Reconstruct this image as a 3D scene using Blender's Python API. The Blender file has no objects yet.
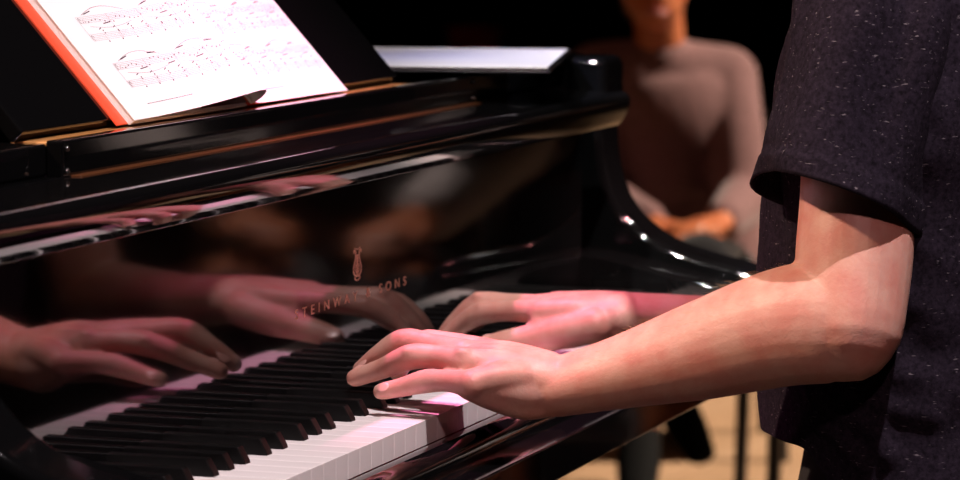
import bpy, bmesh, math, random
import numpy as np
from mathutils import Vector, Matrix, noise

random.seed(7)
sc = bpy.context.scene
COL = sc.collection
KZ = 0.73                                   # white key tops stand 0.73 m above the floor


def V(x, y, z):
    """piano millimetres (x bass to treble, y player to tail, z from the white key tops) to world metres"""
    return Vector((x / 1000, y / 1000, z / 1000 + KZ))


# ------------------------------------------------------------------ camera
CP = np.array([-2053.569, -867.929, 398.036])
YAW, PITCH, ROLL, FPX = 0.32239, -0.10069, 0.00487, 3600.0
_f = np.array([math.cos(YAW) * math.cos(PITCH), math.sin(YAW) * math.cos(PITCH), math.sin(PITCH)])
_r = np.array([math.sin(YAW), -math.cos(YAW), 0.0])
_u = np.cross(_r, _f)
_c, _s = math.cos(ROLL), math.sin(ROLL)
CM = np.array([_c * _r + _s * _u, -_s * _r + _c * _u, _f])


def A(px, py, d):
    """the point d millimetres into the scene that the lens shows at (px, py), in world metres"""
    v = CM.T @ np.array([(px - 480) / FPX, -(py - 240) / FPX, 1.0])
    p = CP + v * d
    return V(*p)


cam_d = bpy.data.cameras.new('camera')
cam = bpy.data.objects.new('camera', cam_d)
COL.objects.link(cam)
cam_d.sensor_width = 36
cam_d.lens = 135
cam_d.clip_start = 0.05
cam_d.clip_end = 200
M = Matrix([[*CM[0]], [*CM[1]], [*(-CM[2])]]).transposed().to_4x4()
M.translation = V(*CP)
cam.matrix_world = M
cam_d.dof.use_dof = True
cam_d.dof.focus_distance = 2.60
cam_d.dof.aperture_fstop = 9.5
sc.camera = cam


# ------------------------------------------------------------------ materials
def mat(name, color=(0.5, 0.5, 0.5), rough=0.5, metal=0.0, coat=0.0, spec=0.5, ior=1.5):
    m = bpy.data.materials.new(name)
    m.use_nodes = True
    b = m.node_tree.nodes['Principled BSDF']
    b.inputs['Base Color'].default_value = (*color, 1)
    b.inputs['Roughness'].default_value = rough
    b.inputs['Metallic'].default_value = metal
    b.inputs['Coat Weight'].default_value = coat
    b.inputs['Specular IOR Level'].default_value = spec
    b.inputs['IOR'].default_value = ior
    return m


def nodes(m):
    return m.node_tree.nodes, m.node_tree.links, m.node_tree.nodes['Principled BSDF']


def tex_coord(m, scale=(1, 1, 1), rot=(0, 0, 0)):
    n, l, b = nodes(m)
    tc = n.new('ShaderNodeTexCoord')
    mp = n.new('ShaderNodeMapping')
    mp.inputs['Scale'].default_value = scale
    mp.inputs['Rotation'].default_value = rot
    l.new(tc.outputs['Object'], mp.inputs['Vector'])
    return mp.outputs['Vector']


def noise_tex(m, vec, scale, detail=3, rough=0.5):
    n, l, b = nodes(m)
    t = n.new('ShaderNodeTexNoise')
    t.inputs['Scale'].default_value = scale
    t.inputs['Detail'].default_value = detail
    t.inputs['Roughness'].default_value = rough
    l.new(vec, t.inputs['Vector'])
    return t.outputs['Fac']


def ramp(m, fac, stops):
    n, l, b = nodes(m)
    r = n.new('ShaderNodeValToRGB')
    e = r.color_ramp.elements
    while len(e) < len(stops):
        e.new(0.5)
    for k, (p, c) in enumerate(stops):
        e[k].position = p
        e[k].color = (*c, 1)
    l.new(fac, r.inputs['Fac'])
    return r.outputs['Color']


def bump(m, fac, strength, dist):
    n, l, b = nodes(m)
    bp = n.new('ShaderNodeBump')
    bp.inputs['Strength'].default_value = strength
    bp.inputs['Distance'].default_value = dist
    l.new(fac, bp.inputs['Height'])
    l.new(bp.outputs['Normal'], b.inputs['Normal'])


def mat_polish(name, color=(0.003, 0.003, 0.0032), rough=0.045, ior=1.57):
    m = mat(name, color, rough, ior=ior)
    n, l, b = nodes(m)
    v = tex_coord(m)
    f = noise_tex(m, v, 3.0, 2)
    r = ramp(m, f, [(0.3, (rough * .8,) * 3), (0.7, (rough * 1.5,) * 3)])
    l.new(r, b.inputs['Roughness'])
    return m


def mat_skin(name, base=(0.52, 0.29, 0.225), red=(0.48, 0.20, 0.155), sss=0.12):
    m = mat(name, base, 0.48, spec=0.42)
    n, l, b = nodes(m)
    v = tex_coord(m)
    f = noise_tex(m, v, 38, 4, 0.6)
    l.new(ramp(m, f, [(0.33, red), (0.62, base)]), b.inputs['Base Color'])
    b.inputs['Subsurface Weight'].default_value = sss
    b.inputs['Subsurface Radius'].default_value = (0.012, 0.005, 0.003)
    b.inputs['Subsurface Scale'].default_value = 0.6
    f2 = noise_tex(m, v, 420, 3, 0.6)
    bump(m, f2, 0.22, 0.0012)
    return m


def mat_cloth(name, dark, mid, scale=900, bmp=0.35):
    m = mat(name, mid, 0.95, spec=0.15)
    n, l, b = nodes(m)
    v = tex_coord(m)
    f = noise_tex(m, v, scale, 3, 0.6)
    l.new(ramp(m, f, [(0.35, dark), (0.65, mid)]), b.inputs['Base Color'])
    b.inputs['Sheen Weight'].default_value = 0.15
    bump(m, f, bmp, 0.0006)
    return m


M_BLACK = mat_polish('piano_black_polish')
M_KEYBLACK = mat('ebony', (0.0015, 0.0015, 0.0015), 0.4, spec=0.22)
M_IVORY = mat('ivory_keytop', (0.82, 0.78, 0.76), 0.16)
M_WOOD = mat('ledge_wood', (0.42, 0.20, 0.06), 0.35, coat=0.3)
_v = tex_coord(M_WOOD, (2, 40, 40))
_n, _l, _b = nodes(M_WOOD)
_l.new(ramp(M_WOOD, noise_tex(M_WOOD, _v, 2.5, 4), [(0.3, (0.36, 0.15, 0.04)), (0.7, (0.52, 0.27, 0.09))]), _b.inputs['Base Color'])
M_DARKWOOD = mat('dark_walnut', (0.10, 0.035, 0.012), 0.3, coat=.3)
M_BRASS = mat('brass_inlay', (0.75, 0.42, 0.28), 0.42, metal=0.3)
M_STEEL = mat('bright_metal', (0.7, 0.68, 0.65), 0.2, metal=1)
M_PAPER = mat('paper', (0.86, 0.84, 0.83), 0.75, spec=0.2)
M_INK = mat('music_ink', (0.05, 0.04, 0.05), 0.7, spec=0.2)
M_INKTHIN = mat('music_ink_fine_lines', (0.16, 0.13, 0.14), 0.7, spec=0.2)
M_RED = mat('red_cover', (0.80, 0.085, 0.03), 0.5)
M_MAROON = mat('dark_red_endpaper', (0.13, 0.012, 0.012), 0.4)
M_SKIN = mat_skin('skin')
M_NAIL = mat('fingernail', (0.56, 0.30, 0.25), 0.3)
M_HAIRS = mat('arm_hair', (0.55, 0.33, 0.16), 0.5)
M_HAIR = mat('hair', (0.05, 0.03, 0.02), 0.8, spec=0.2)
M_TROUSER = mat_cloth('black_trousers', (0.004, 0.004, 0.005), (0.012, 0.011, 0.013))
M_SHOE = mat('black_shoe', (0.003, 0.003, 0.003), 0.8, spec=0.08)
M_SWEATER = mat_cloth('dusty_pink_sweater', (0.15, 0.080, 0.078), (0.22, 0.118, 0.115), 120)
M_GREYSW = mat_cloth('pale_grey_sweater', (0.45, 0.38, 0.36), (0.6, 0.53, 0.5), 120)
M_FOLDER = mat('light_grey_board', (0.52, 0.50, 0.50), 0.42)
M_FOLDEREDGE = mat('black_binding', (0.02, 0.018, 0.02), 0.25)
M_FELT = mat('red_felt', (0.25, 0.01, 0.015), 0.95)
M_LEATHER = mat('black_leather', (0.008, 0.008, 0.008), 0.4)
M_CHAIR = mat('black_chair_frame', (0.01, 0.009, 0.009), 0.35)
M_REDSEAT = mat_cloth('red_seat_fabric', (0.30, 0.02, 0.015), (0.45, 0.04, 0.03), 200)
M_WALL = mat('dark_hall_wall', (0.035, 0.016, 0.013), 0.8)
_l = M_WALL.node_tree.links
_l.new(ramp(M_WALL, noise_tex(M_WALL, tex_coord(M_WALL, (6, 6, .3)), 1.5, 2), [(0.35, (0.022, 0.011, 0.009)), (0.65, (0.045, 0.020, 0.016))]),
       M_WALL.node_tree.nodes['Principled BSDF'].inputs['Base Color'])

# charcoal heather jersey with pale slubs
M_SHIRT = mat('charcoal_heather_jersey', (0.03, 0.026, 0.034), 1.0, spec=0.04)
_n, _l, _b = nodes(M_SHIRT)
_v = tex_coord(M_SHIRT, (1, 1, 1))
_f = noise_tex(M_SHIRT, _v, 260, 4, 0.7)
_base = ramp(M_SHIRT, _f, [(0.3, (0.005, 0.004, 0.006)), (0.7, (0.021, 0.016, 0.025))])
_v2 = tex_coord(M_SHIRT, (1, 0.28, 1.6), (0.15, 0, 0))
_f2 = noise_tex(M_SHIRT, _v2, 330, 2, 0.5)
_fl = ramp(M_SHIRT, _f2, [(0.67, (0, 0, 0)), (0.76, (1, 1, 1))])
_mx = _n.new('ShaderNodeMix')
_mx.data_type = 'RGBA'
_l.new(_fl, _mx.inputs[0])
_l.new(_base, _mx.inputs[6])
_mx.inputs[7].default_value = (0.13, 0.115, 0.13, 1)
_l.new(_mx.outputs[2], _b.inputs['Base Color'])
bump(M_SHIRT, _f, 0.5, 0.0006)

# stage planks
M_FLOOR = mat('stage_planks', (0.5, 0.33, 0.17), 0.42)
_n, _l, _b = nodes(M_FLOOR)
_v = tex_coord(M_FLOOR, (1, 1, 1), (0, 0, 0.25))
_br = _n.new('ShaderNodeTexBrick')
_br.inputs['Scale'].default_value = 1.0
_br.inputs['Brick Width'].default_value = 2.2
_br.inputs['Row Height'].default_value = 0.11
_br.inputs['Mortar Size'].default_value = 0.0025
_br.inputs['Color1'].default_value = (0.56, 0.36, 0.22, 1)
_br.inputs['Color2'].default_value = (0.50, 0.31, 0.18, 1)
_br.inputs['Mortar'].default_value = (0.36, 0.21, 0.11, 1)
_l.new(_v, _br.inputs['Vector'])
_g = noise_tex(M_FLOOR, tex_coord(M_FLOOR, (2, 30, 1), (0, 0, 0.25)), 3, 4)
_gr = ramp(M_FLOOR, _g, [(0.3, (0.8, 0.8, 0.8)), (0.7, (1.1, 1.1, 1.1))])
_mm = _n.new('ShaderNodeMix')
_mm.data_type = 'RGBA'
_mm.blend_type = 'MULTIPLY'
_mm.inputs[0].default_value = 1
_l.new(_br.outputs['Color'], _mm.inputs[6])
_l.new(_gr, _mm.inputs[7])
_l.new(_mm.outputs[2], _b.inputs['Base Color'])


# ------------------------------------------------------------------ object helpers
def link_mesh(name, me, m, parent=None, smooth=True):
    o = bpy.data.objects.new(name, me)
    COL.objects.link(o)
    for mm in (m if isinstance(m, (list, tuple)) else [m]):
        if mm is not None:
            me.materials.append(mm)
    if smooth:
        for p in me.polygons:
            p.use_smooth = True
    if parent is not None:
        o.parent = parent
        o.matrix_parent_inverse = WORLD.get(parent.name, Matrix()).inverted()
    return o


WORLD = {}


def thing(name, label, cat, loc, group=None):
    o = bpy.data.objects.new(name, None)
    COL.objects.link(o)
    o.location = loc
    o.empty_display_size = 0.05
    o['label'] = label
    o['category'] = cat
    if group:
        o['group'] = group
    WORLD[o.name] = Matrix.Translation(loc)
    return o


def tag(o, label=None, cat=None, group=None, kind=None):
    for k, v in (('label', label), ('category', cat), ('group', group), ('kind', kind)):
        if v:
            o[k] = v
    return o


def bm_obj(name, bm, m, parent=None, bevel=0.0, seg=2, smooth=True, angle=40, weighted=False):
    bm.normal_update()
    if bevel > 0:
        es = [e for e in bm.edges if len(e.link_faces) == 2 and e.calc_face_angle(0) > math.radians(angle)]
        bmesh.ops.bevel(bm, geom=es, offset=bevel, segments=seg, profile=0.5, affect='EDGES', clamp_overlap=True)
    bmesh.ops.recalc_face_normals(bm, faces=bm.faces)
    me = bpy.data.meshes.new(name)
    bm.to_mesh(me)
    bm.free()
    o = link_mesh(name, me, m, parent, smooth)
    if smooth:
        try:
            me.set_sharp_from_angle(angle=math.radians(50))
        except Exception:
            pass
        if weighted or bevel > 0:
            w_ = o.modifiers.new('weighted_normals', 'WEIGHTED_NORMAL')
            w_.keep_sharp = True
            w_.weight = 100
    return o


def add_box(bm, x0, x1, y0, y1, z0, z1):
    vs = [bm.verts.new(V(x, y, z)) for z in (z0, z1) for y in (y0, y1) for x in (x0, x1)]
    for f in ((0, 2, 3, 1), (4, 5, 7, 6), (0, 1, 5, 4), (2, 6, 7, 3), (0, 4, 6, 2), (1, 3, 7, 5)):
        bm.faces.new([vs[i] for i in f])
    return vs


def box(name, x0, x1, y0, y1, z0, z1, m, parent=None, bevel=1.5, seg=2):
    bm = bmesh.new()
    add_box(bm, x0, x1, y0, y1, z0, z1)
    return bm_obj(name, bm, m, parent, bevel / 1000, seg)


def prism_x(bm, prof, x0, x1):
    """extrude a closed (y, z) outline from x0 to x1 (mm)"""
    a = [bm.verts.new(V(x0, y, z)) for y, z in prof]
    b = [bm.verts.new(V(x1, y, z)) for y, z in prof]
    n = len(prof)
    for i in range(n):
        j = (i + 1) % n
        bm.faces.new((a[i], a[j], b[j], b[i]))
    bm.faces.new(a[::-1])
    bm.faces.new(b)


def prism_z(bm, prof, z0, z1):
    a = [bm.verts.new(V(x, y, z0)) for x, y in prof]
    b = [bm.verts.new(V(x, y, z1)) for x, y in prof]
    n = len(prof)
    for i in range(n):
        j = (i + 1) % n
        bm.faces.new((a[i], a[j], b[j], b[i]))
    bm.faces.new(a[::-1])
    bm.faces.new(b)


def catmull(P, n, closed=False):
    P = [np.array(p, float) for p in P]
    out = []
    N = len(P)
    for i in range(N if closed else N - 1):
        p0 = P[(i - 1) % N] if closed or i > 0 else 2 * P[0] - P[1]
        p1, p2 = P[i], P[(i + 1) % N]
        p3 = P[(i + 2) % N] if closed or i < N - 2 else 2 * P[-1] - P[-2]
        for k in range(n):
            t = k / n
            out.append(0.5 * ((2 * p1) + (p2 - p0) * t + (2 * p0 - 5 * p1 + 4 * p2 - p3) * t * t + (3 * p1 - p0 - 3 * p2 + p3) * t ** 3))
    if not closed:
        out.append(P[-1])
    return out


def tube(bm, pts, rads, up=(0, 0, 1), n=28, sub=7, cap=True):
    """closed tapering tube through world points; a radius is r or (side, up) in metres"""
    R2 = [(r, r) if not isinstance(r, (tuple, list)) else r for r in rads]
    ctl = [np.r_[np.array(p, float), r[0], r[1]] for p, r in zip(pts, R2)]
    C = catmull(ctl, sub) if len(ctl) > 1 else ctl
    C = [np.array(c) for c in C]
    rings = []
    up = np.array(up, float)
    m = len(C)
    T = []
    for i in range(m):
        t = C[min(i + 1, m - 1)][:3] - C[max(i - 1, 0)][:3]
        T.append(t / (np.linalg.norm(t) + 1e-9))
    stations = []
    if cap:
        for a in (80, 60, 40, 20):
            a = math.radians(a)
            r = min(C[0][3], C[0][4])
            stations.append((C[0][:3] - T[0] * r * math.sin(a), C[0][3] * math.cos(a), C[0][4] * math.cos(a), T[0]))
    for i in range(m):
        stations.append((C[i][:3], C[i][3], C[i][4], T[i]))
    if cap:
        for a in (20, 40, 60, 80):
            a = math.radians(a)
            r = min(C[-1][3], C[-1][4])
            stations.append((C[-1][:3] + T[-1] * r * math.sin(a), C[-1][3] * math.cos(a), C[-1][4] * math.cos(a), T[-1]))
    for p, ra, rb, t in stations:
        s = np.cross(t, up)
        if np.linalg.norm(s) < 1e-3:
            s = np.cross(t, (1, 0, 0))
        s /= np.linalg.norm(s)
        w = np.cross(s, t)
        rings.append([bm.verts.new(Vector(p + s * ra * math.cos(2 * math.pi * k / n) + w * rb * math.sin(2 * math.pi * k / n))) for k in range(n)])
    for a, b in zip(rings, rings[1:]):
        for k in range(n):
            j = (k + 1) % n
            bm.faces.new((a[k], a[j], b[j], b[k]))
    bm.faces.new(rings[0][::-1])
    bm.faces.new(rings[-1])


def ball(bm, c, rx, ry, rz, rot=None):
    mt = Matrix.Translation(Vector(c)) @ (rot.to_4x4() if rot is not None else Matrix()) @ Matrix.Diagonal((rx, ry, rz, 1))
    bmesh.ops.create_icosphere(bm, subdivisions=3, radius=1, matrix=mt)


def blob(name, bm, m, parent, voxel=0.003, smooth=4, factor=0.5, move=None):
    """melt overlapping closed shapes into one continuous skin"""
    bmesh.ops.recalc_face_normals(bm, faces=bm.faces)
    me = bpy.data.meshes.new('tmp')
    bm.to_mesh(me)
    bm.free()
    t = bpy.data.objects.new('tmp', me)
    COL.objects.link(t)
    r = t.modifiers.new('r', 'REMESH')
    r.mode = 'VOXEL'
    r.voxel_size = voxel
    if smooth:
        s = t.modifiers.new('s', 'SMOOTH')
        s.factor = factor
        s.iterations = smooth
    dg = bpy.context.evaluated_depsgraph_get()
    new = bpy.data.meshes.new_from_object(t.evaluated_get(dg))
    bpy.data.objects.remove(t)
    bpy.data.meshes.remove(me)
    new.name = name
    if move:
        for v in new.vertices:
            v.co = move(v.co)
    return link_mesh(name, new, m, parent)


# ------------------------------------------------------------------ the room
def structure(name, x0, x1, y0, y1, z0, z1, m):
    bm = bmesh.new()
    add_box(bm, x0, x1, y0, y1, z0, z1)
    return tag(bm_obj(name, bm, m), kind='structure')


structure('floor', -6000, 19000, -9000, 15000, -930, -730, M_FLOOR)
structure('wall_back', 18500, 18700, -9000, 15000, -730, 7000, M_WALL)
structure('wall_left', -6000, 18500, 14800, 15000, -730, 7000, M_WALL)
structure('wall_right', -6000, 18500, -9000, -8800, -730, 7000, M_WALL)
structure('wall_front', -6000, -5800, -8800, 14800, -730, 7000, M_WALL)
structure('ceiling', -6000, 19000, -9000, 15000, 7000, 7200, M_WALL)

# ------------------------------------------------------------------ grand piano
piano = thing('grand_piano', 'black polished grand piano with raised music desk and open fallboard', 'piano', Vector((0.61, 0.6, 0)))
W = 23.5
BLK = {1: 20.5, 3: 50, 6: 90, 8: 117.5, 10: 145}


def white_key_shape(cut_l, cut_r):
    """outline of one white key: full head, tail notched for its neighbours"""
    return [(0.15, 0), (W - 0.15, 0), (W - 0.15, 50), (W - 0.15 - cut_r, 50), (W - 0.15 - cut_r, 140), (0.15 + cut_l, 140), (0.15 + cut_l, 50), (0.15, 50)]


blacks = []
for midi in range(21, 109):
    pc = midi % 12
    if pc in BLK:
        octv = midi // 12 - 1
        blacks.append(((2 + 7 * (octv - 1)) * W + BLK[pc], midi))
bx = [b[0] for b in blacks]
for i in range(52):
    x0 = i * W
    cl = max([b + 5.2 - x0 for b in bx if b < x0 + 8 and b + 5.2 > x0] + [0])
    cr = max([x0 + W - (b - 5.2) for b in bx if b > x0 + W - 8 and b - 5.2 < x0 + W] + [0])
    bm = bmesh.new()
    o = white_key_shape(cl, cr)
    if cl == 0:
        o = o[:-1]
        o[-1] = (0.15, 140)
    if cr == 0:
        o = [p for k, p in enumerate(o) if k not in (2, 3)]
        o.insert(2, (W - 0.15, 140)) if (W - 0.15, 140) not in o else None
        o = [p for k, p in enumerate(o) if p not in o[:k]]
    prism_z(bm, [(x0 + x, y) for x, y in o], -19, 0)
    bm_obj('white_key', bm, M_IVORY, piano, 0.00035, 1)
for x, midi in blacks:
    bm = bmesh.new()
    vs = []
    for y0, y1, w, z in ((47.5, 140, 5.2, -2), (48, 140, 5.0, 2), (53.5, 140, 4.6, 11.6)):
        vs.append([bm.verts.new(V(x - w, y0, z)), bm.verts.new(V(x + w, y0, z)), bm.verts.new(V(x + w, y1, z)), bm.verts.new(V(x - w, y1, z))])
    for a, b in zip(vs, vs[1:]):
        for k in range(4):
            bm.faces.new((a[k], a[(k + 1) % 4], b[(k + 1) % 4], b[k]))
    bm.faces.new(vs[0][::-1])
    bm.faces.new(vs[-1])
    bm_obj('black_key', bm, M_KEYBLACK, piano, 0.0007, 2, angle=50)

# fallboard: a flat mirror-like face whose top rolls forward into a rounded nose
prof = [(140, -12), (126, -12), (126, 60), (126, 118), (126, 157.5), (126, 163.2), (90, 163.2)]
prof[-1] = (93, 163.2)
prof += [(90.5, 163.4), (88.6, 164.8), (86, 168.4), (83.7, 172.2), (81.7, 176.2), (80.1, 180.2), (79, 184), (78.6, 187), (79, 190), (80.5, 192.6), (83.5, 194.8), (88, 196)]
prof += [(100, 194.6), (125, 195.6), (158, 195.6), (158, 150), (140, 140)]
bm = bmesh.new()
prism_x(bm, prof, -124, 1228)
fall = bm_obj('fallboard', bm, M_BLACK, piano, weighted=True)

cu = bpy.data.curves.new('lettering', 'FONT')
cu.body = 'STEINWAY & SONS'
cu.align_x = 'CENTER'
cu.size = 0.0125
cu.space_character = 1.95
cu.extrude = 0.0002
to = bpy.data.objects.new('tmp_text', cu)
COL.objects.link(to)
me = bpy.data.meshes.new_from_object(to.evaluated_get(bpy.context.evaluated_depsgraph_get()))
bpy.data.objects.remove(to)
xs = [v.co.x for v in me.vertices]
k = 0.250 / (max(xs) - min(xs))
for v in me.vertices:
    v.co = V(604 + v.co.x * k * 1000, 125.9 - v.co.z * 1000, 62 + v.co.y * 1000 * .86)
link_mesh('lettering', me, M_BRASS, fall, smooth=False)
# lyre emblem: two curving arms, crossbars, strings, foot
bm = bmesh.new()


def wire(pts, r=0.45, y=125.8):
    tube(bm, [V(614 + a * 1.15, y, 78 + b * 1.06) for a, b in pts], [r / 1000] * len(pts), n=8, sub=4)


for sgn in (-1, 1):
    wire([(sgn * 1.5, 3), (sgn * 6, 5), (sgn * 7.6, 9), (sgn * 5, 14), (sgn * 3.4, 18), (sgn * 4.2, 22), (sgn * 6.5, 23), (sgn * 6.8, 21)], 0.55)
    wire([(sgn * 0.6, 0), (sgn * 4, 1), (sgn * 5, 2.4)], 0.5)
    wire([(sgn * 2.4, 6), (sgn * 4, 9), (sgn * 2.6, 12)], 0.35)
for s_ in (-1.8, -0.6, 0.6, 1.8):
    wire([(s_, 3), (s_ * .8, 19)], 0.2)
wire([(-4, 19), (4, 19)], 0.4)
wire([(-5.5, 24.4), (0, 23.3), (5.5, 24.4)], 0.4)
wire([(-3, 3), (3, 3)], 0.5)
bm_obj('lyre_emblem', bm, M_BRASS, fall)

# key slip, key bed, key blocks
bm = bmesh.new()
prism_x(bm, [(-6, -34), (-6, -18), (-9, -15.5), (-14, -14.5), (-22, -15), (-28, -18), (-31, -23), (-31, -34)], -60, 1285)
bm_obj('key_slip', bm, M_BLACK, piano)
box('key_bed', -60, 1285, -60, 160, -63, -33, M_BLACK, piano, 1.5, 3)
box('key_frame', -2, 1224, 0, 140, -33, -22, M_FELT, piano, 0)
for x0, x1 in ((-62, -1.5), (1223.5, 1287)):
    bm = bmesh.new()
    prism_x(bm, [(140, -33), (140, 40), (110, 38), (60, 28), (20, 19), (-12, 13), (-24, 5), (-28, -6), (-28, -33)], x0, x1)
    bm_obj('key_block', bm, M_BLACK, piano, 0.003, 3)

# case: two scrolled arms, straight and bent side, tail
arm = [(160, -63)] + [(-62, -63), (-66, -55), (-66, -38), (-61, -15)] + [tuple(p) for p in catmull(
    [(-53, 2), (-42, 15), (-16, 24), (25, 33), (65, 46), (95, 66), (114, 92), (123, 125), (126, 165)], 4)] + \
    [(124, 168), (121, 172), (121, 216), (124, 222), (130, 224.5), (160, 224.5)]


def arc_side():
    pts = [(1355, 160), (1355, 520), (1345, 700), (1290, 880), (1170, 1030), (1010, 1170), (890, 1330), (820, 1530), (770, 1720),
           (660, 1880), (480, 1960), (280, 1960), (100, 1900), (-50, 1780), (-125, 1620), (-125, 160)]
    outer = [p[:2] for p in catmull(pts[1:15], 6)]
    return [pts[0]] + [tuple(p) for p in outer] + [pts[-1]]


outl = arc_side()
inn = []
for i, p in enumerate(outl):
    a = np.array(outl[max(i - 1, 0)])
    b = np.array(outl[min(i + 1, len(outl) - 1)])
    t = (b - a) / (np.linalg.norm(b - a) + 1e-9)
    inn.append(np.array(p) + np.array([-t[1], t[0]]) * 65)
bm = bmesh.new()
loops = []
for P_, z in ((outl, -63), (outl, 224.5), (inn, 224.5), (inn, -63)):
    loops.append([bm.verts.new(V(p[0], p[1], z)) for p in P_])
for a in range(4):
    l0, l1 = loops[a], loops[(a + 1) % 4]
    for i in range(len(outl) - 1):
        bm.faces.new((l0[i], l0[i + 1], l1[i + 1], l1[i]))
bm.faces.new([l[0] for l in loops])
bm.faces.new([l[-1] for l in loops][::-1])
case = bm_obj('case', bm, M_BLACK, piano, 0.004, 3, angle=60)
for x0, x1 in ((-125, -62), (1287, 1355)):
    bm = bmesh.new()
    prism_x(bm, arm, x0, x1)
    bm_obj('case_arm', bm, M_BLACK, piano, 0.008, 4, angle=50)
# pin block shelf in front of the lid, under the music desk
box('shelf_panel', -60, 1287, 158, 430, 186, 196, M_BLACK, piano, 1)
bm = bmesh.new()
prism_z(bm, [(p[0], p[1]) for p in inn], 150, 160)
bm_obj('soundboard', bm, M_WOOD, piano)
# closed lid behind the music desk with its front flap folded back
lidp = [(1360, 430)] + [p for p in outl[1:-1] if p[1] > 440] + [(-130, 430)]
bm = bmesh.new()
prism_z(bm, lidp, 226, 244)
lid = bm_obj('lid', bm, M_BLACK, piano, 0.004, 3, angle=60)
lf = [(1358, 432), (1358, 560), (1345, 700), (1310, 800), (-128, 800), (-128, 432)]
bm = bmesh.new()
prism_z(bm, lf, 245, 262)
bm_obj('lid_flap', bm, M_BLACK, lid, 0.004, 3, angle=60)
for x in (200, 620, 1040):
    box('hinge', x, x + 90, 425, 437, 244, 248, M_BRASS, lid, 1)

# music desk: front rail, wooden ledge, side shelves, sloping panel
rail = box('music_rail', 138, 1003, 159, 172, 195, 220.5, M_BLACK, piano, 2.0, 3)
for x in (142, 999):
    bm = bmesh.new()
    ball(bm, V(x, 157.5, 215), 0.0022, 0.0016, 0.0022)
    ball(bm, V(x, 157.5, 200), 0.0022, 0.0016, 0.0022)
    bm_obj('rail_screw', bm, M_STEEL, rail)
box('desk_ledge', 143, 884, 172, 200, 205, 219, M_WOOD, piano, 1.2)
box('gap_strip', 150, 1000, 151, 159, 190, 196.6, M_DARKWOOD, piano, 0.6)
for x0, x1 in ((-60, 142), (999, 1287)):
    box('side_shelf', x0, x1, 172, 428, 196, 218, M_BLACK, piano, 2.5, 3)
TH = math.radians(42)
SV = np.array([0, math.sin(TH), math.cos(TH)])
NV = np.array([0, -math.cos(TH), math.sin(TH)])
O0 = np.array([16, 182, 219.5])


def DP(x, s, n):
    """point on the sloping music desk: x along, s up the slope, n off the panel (mm)"""
    p = O0 + SV * s + NV * n
    return V(x + p[0], p[1], p[2])


bm = bmesh.new()
dp = [(120, 8), (120, 205), (130, 240), (158, 265), (230, 285), (360, 298), (500, 302), (640, 298), (756, 285), (826, 265), (854, 240), (864, 205), (864, 8)]
a = [bm.verts.new(DP(x, s, 0)) for x, s in dp]
b = [bm.verts.new(DP(x, s, -12)) for x, s in dp]
bm.faces.new(a)
bm.faces.new(b[::-1])
for i in range(len(dp)):
    j = (i + 1) % len(dp)
    bm.faces.new((a[i], b[i], b[j], a[j]))
desk = bm_obj('music_desk', bm, M_BLACK, piano, 0.002, 3)
for x in (290, 710):
    bm = bmesh.new()
    tube(bm, [DP(x, 190, -12), V(x, 400, 214)], [0.006, 0.006], n=10, sub=1)
    bm_obj('desk_prop', bm, M_BRASS, desk)

# legs, casters and pedal lyre
for x, y in ((-30, 330), (1260, 330), (400, 1700)):
    bm = bmesh.new()
    tube(bm, [V(x, y, -68), V(x, y, -160), V(x, y, -400), V(x, y, -640)], [0.062, 0.064, 0.05, 0.036], n=6, sub=3, cap=False)
    leg = bm_obj('leg', bm, M_BLACK, piano, 0.003)
    bm = bmesh.new()
    tube(bm, [V(x - 14, y, -700), V(x + 14, y, -700)], [0.029, 0.029], n=20, sub=1, cap=False)
    tube(bm, [V(x, y, -690), V(x, y, -640)], [0.012, 0.02], n=12, sub=1, cap=False)
    bm_obj('caster', bm, M_BRASS, leg)
bm = bmesh.new()
add_box(bm, 560, 580, 240, 270, -640, -63)
add_box(bm, 650, 670, 240, 270, -640, -63)
add_box(bm, 520, 710, 180, 330, -690, -640)
lyre = bm_obj('pedal_lyre', bm, M_BLACK, piano, 0.003)
for x in (565, 615, 665):
    box('pedal', x - 14, x + 14, 90, 200, -672, -664, M_BRASS, lyre, 2)
bm = bmesh.new()
prism_z(bm, [(p[0], p[1]) for p in inn], -62, -50)
bm_obj('bottom_board', bm, M_BLACK, piano)

# ------------------------------------------------------------------ sheet music
book = thing('sheet_music_book', 'open white sheet music with a red cover on the music desk', 'sheet music', DP(505, 0, 2))


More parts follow.
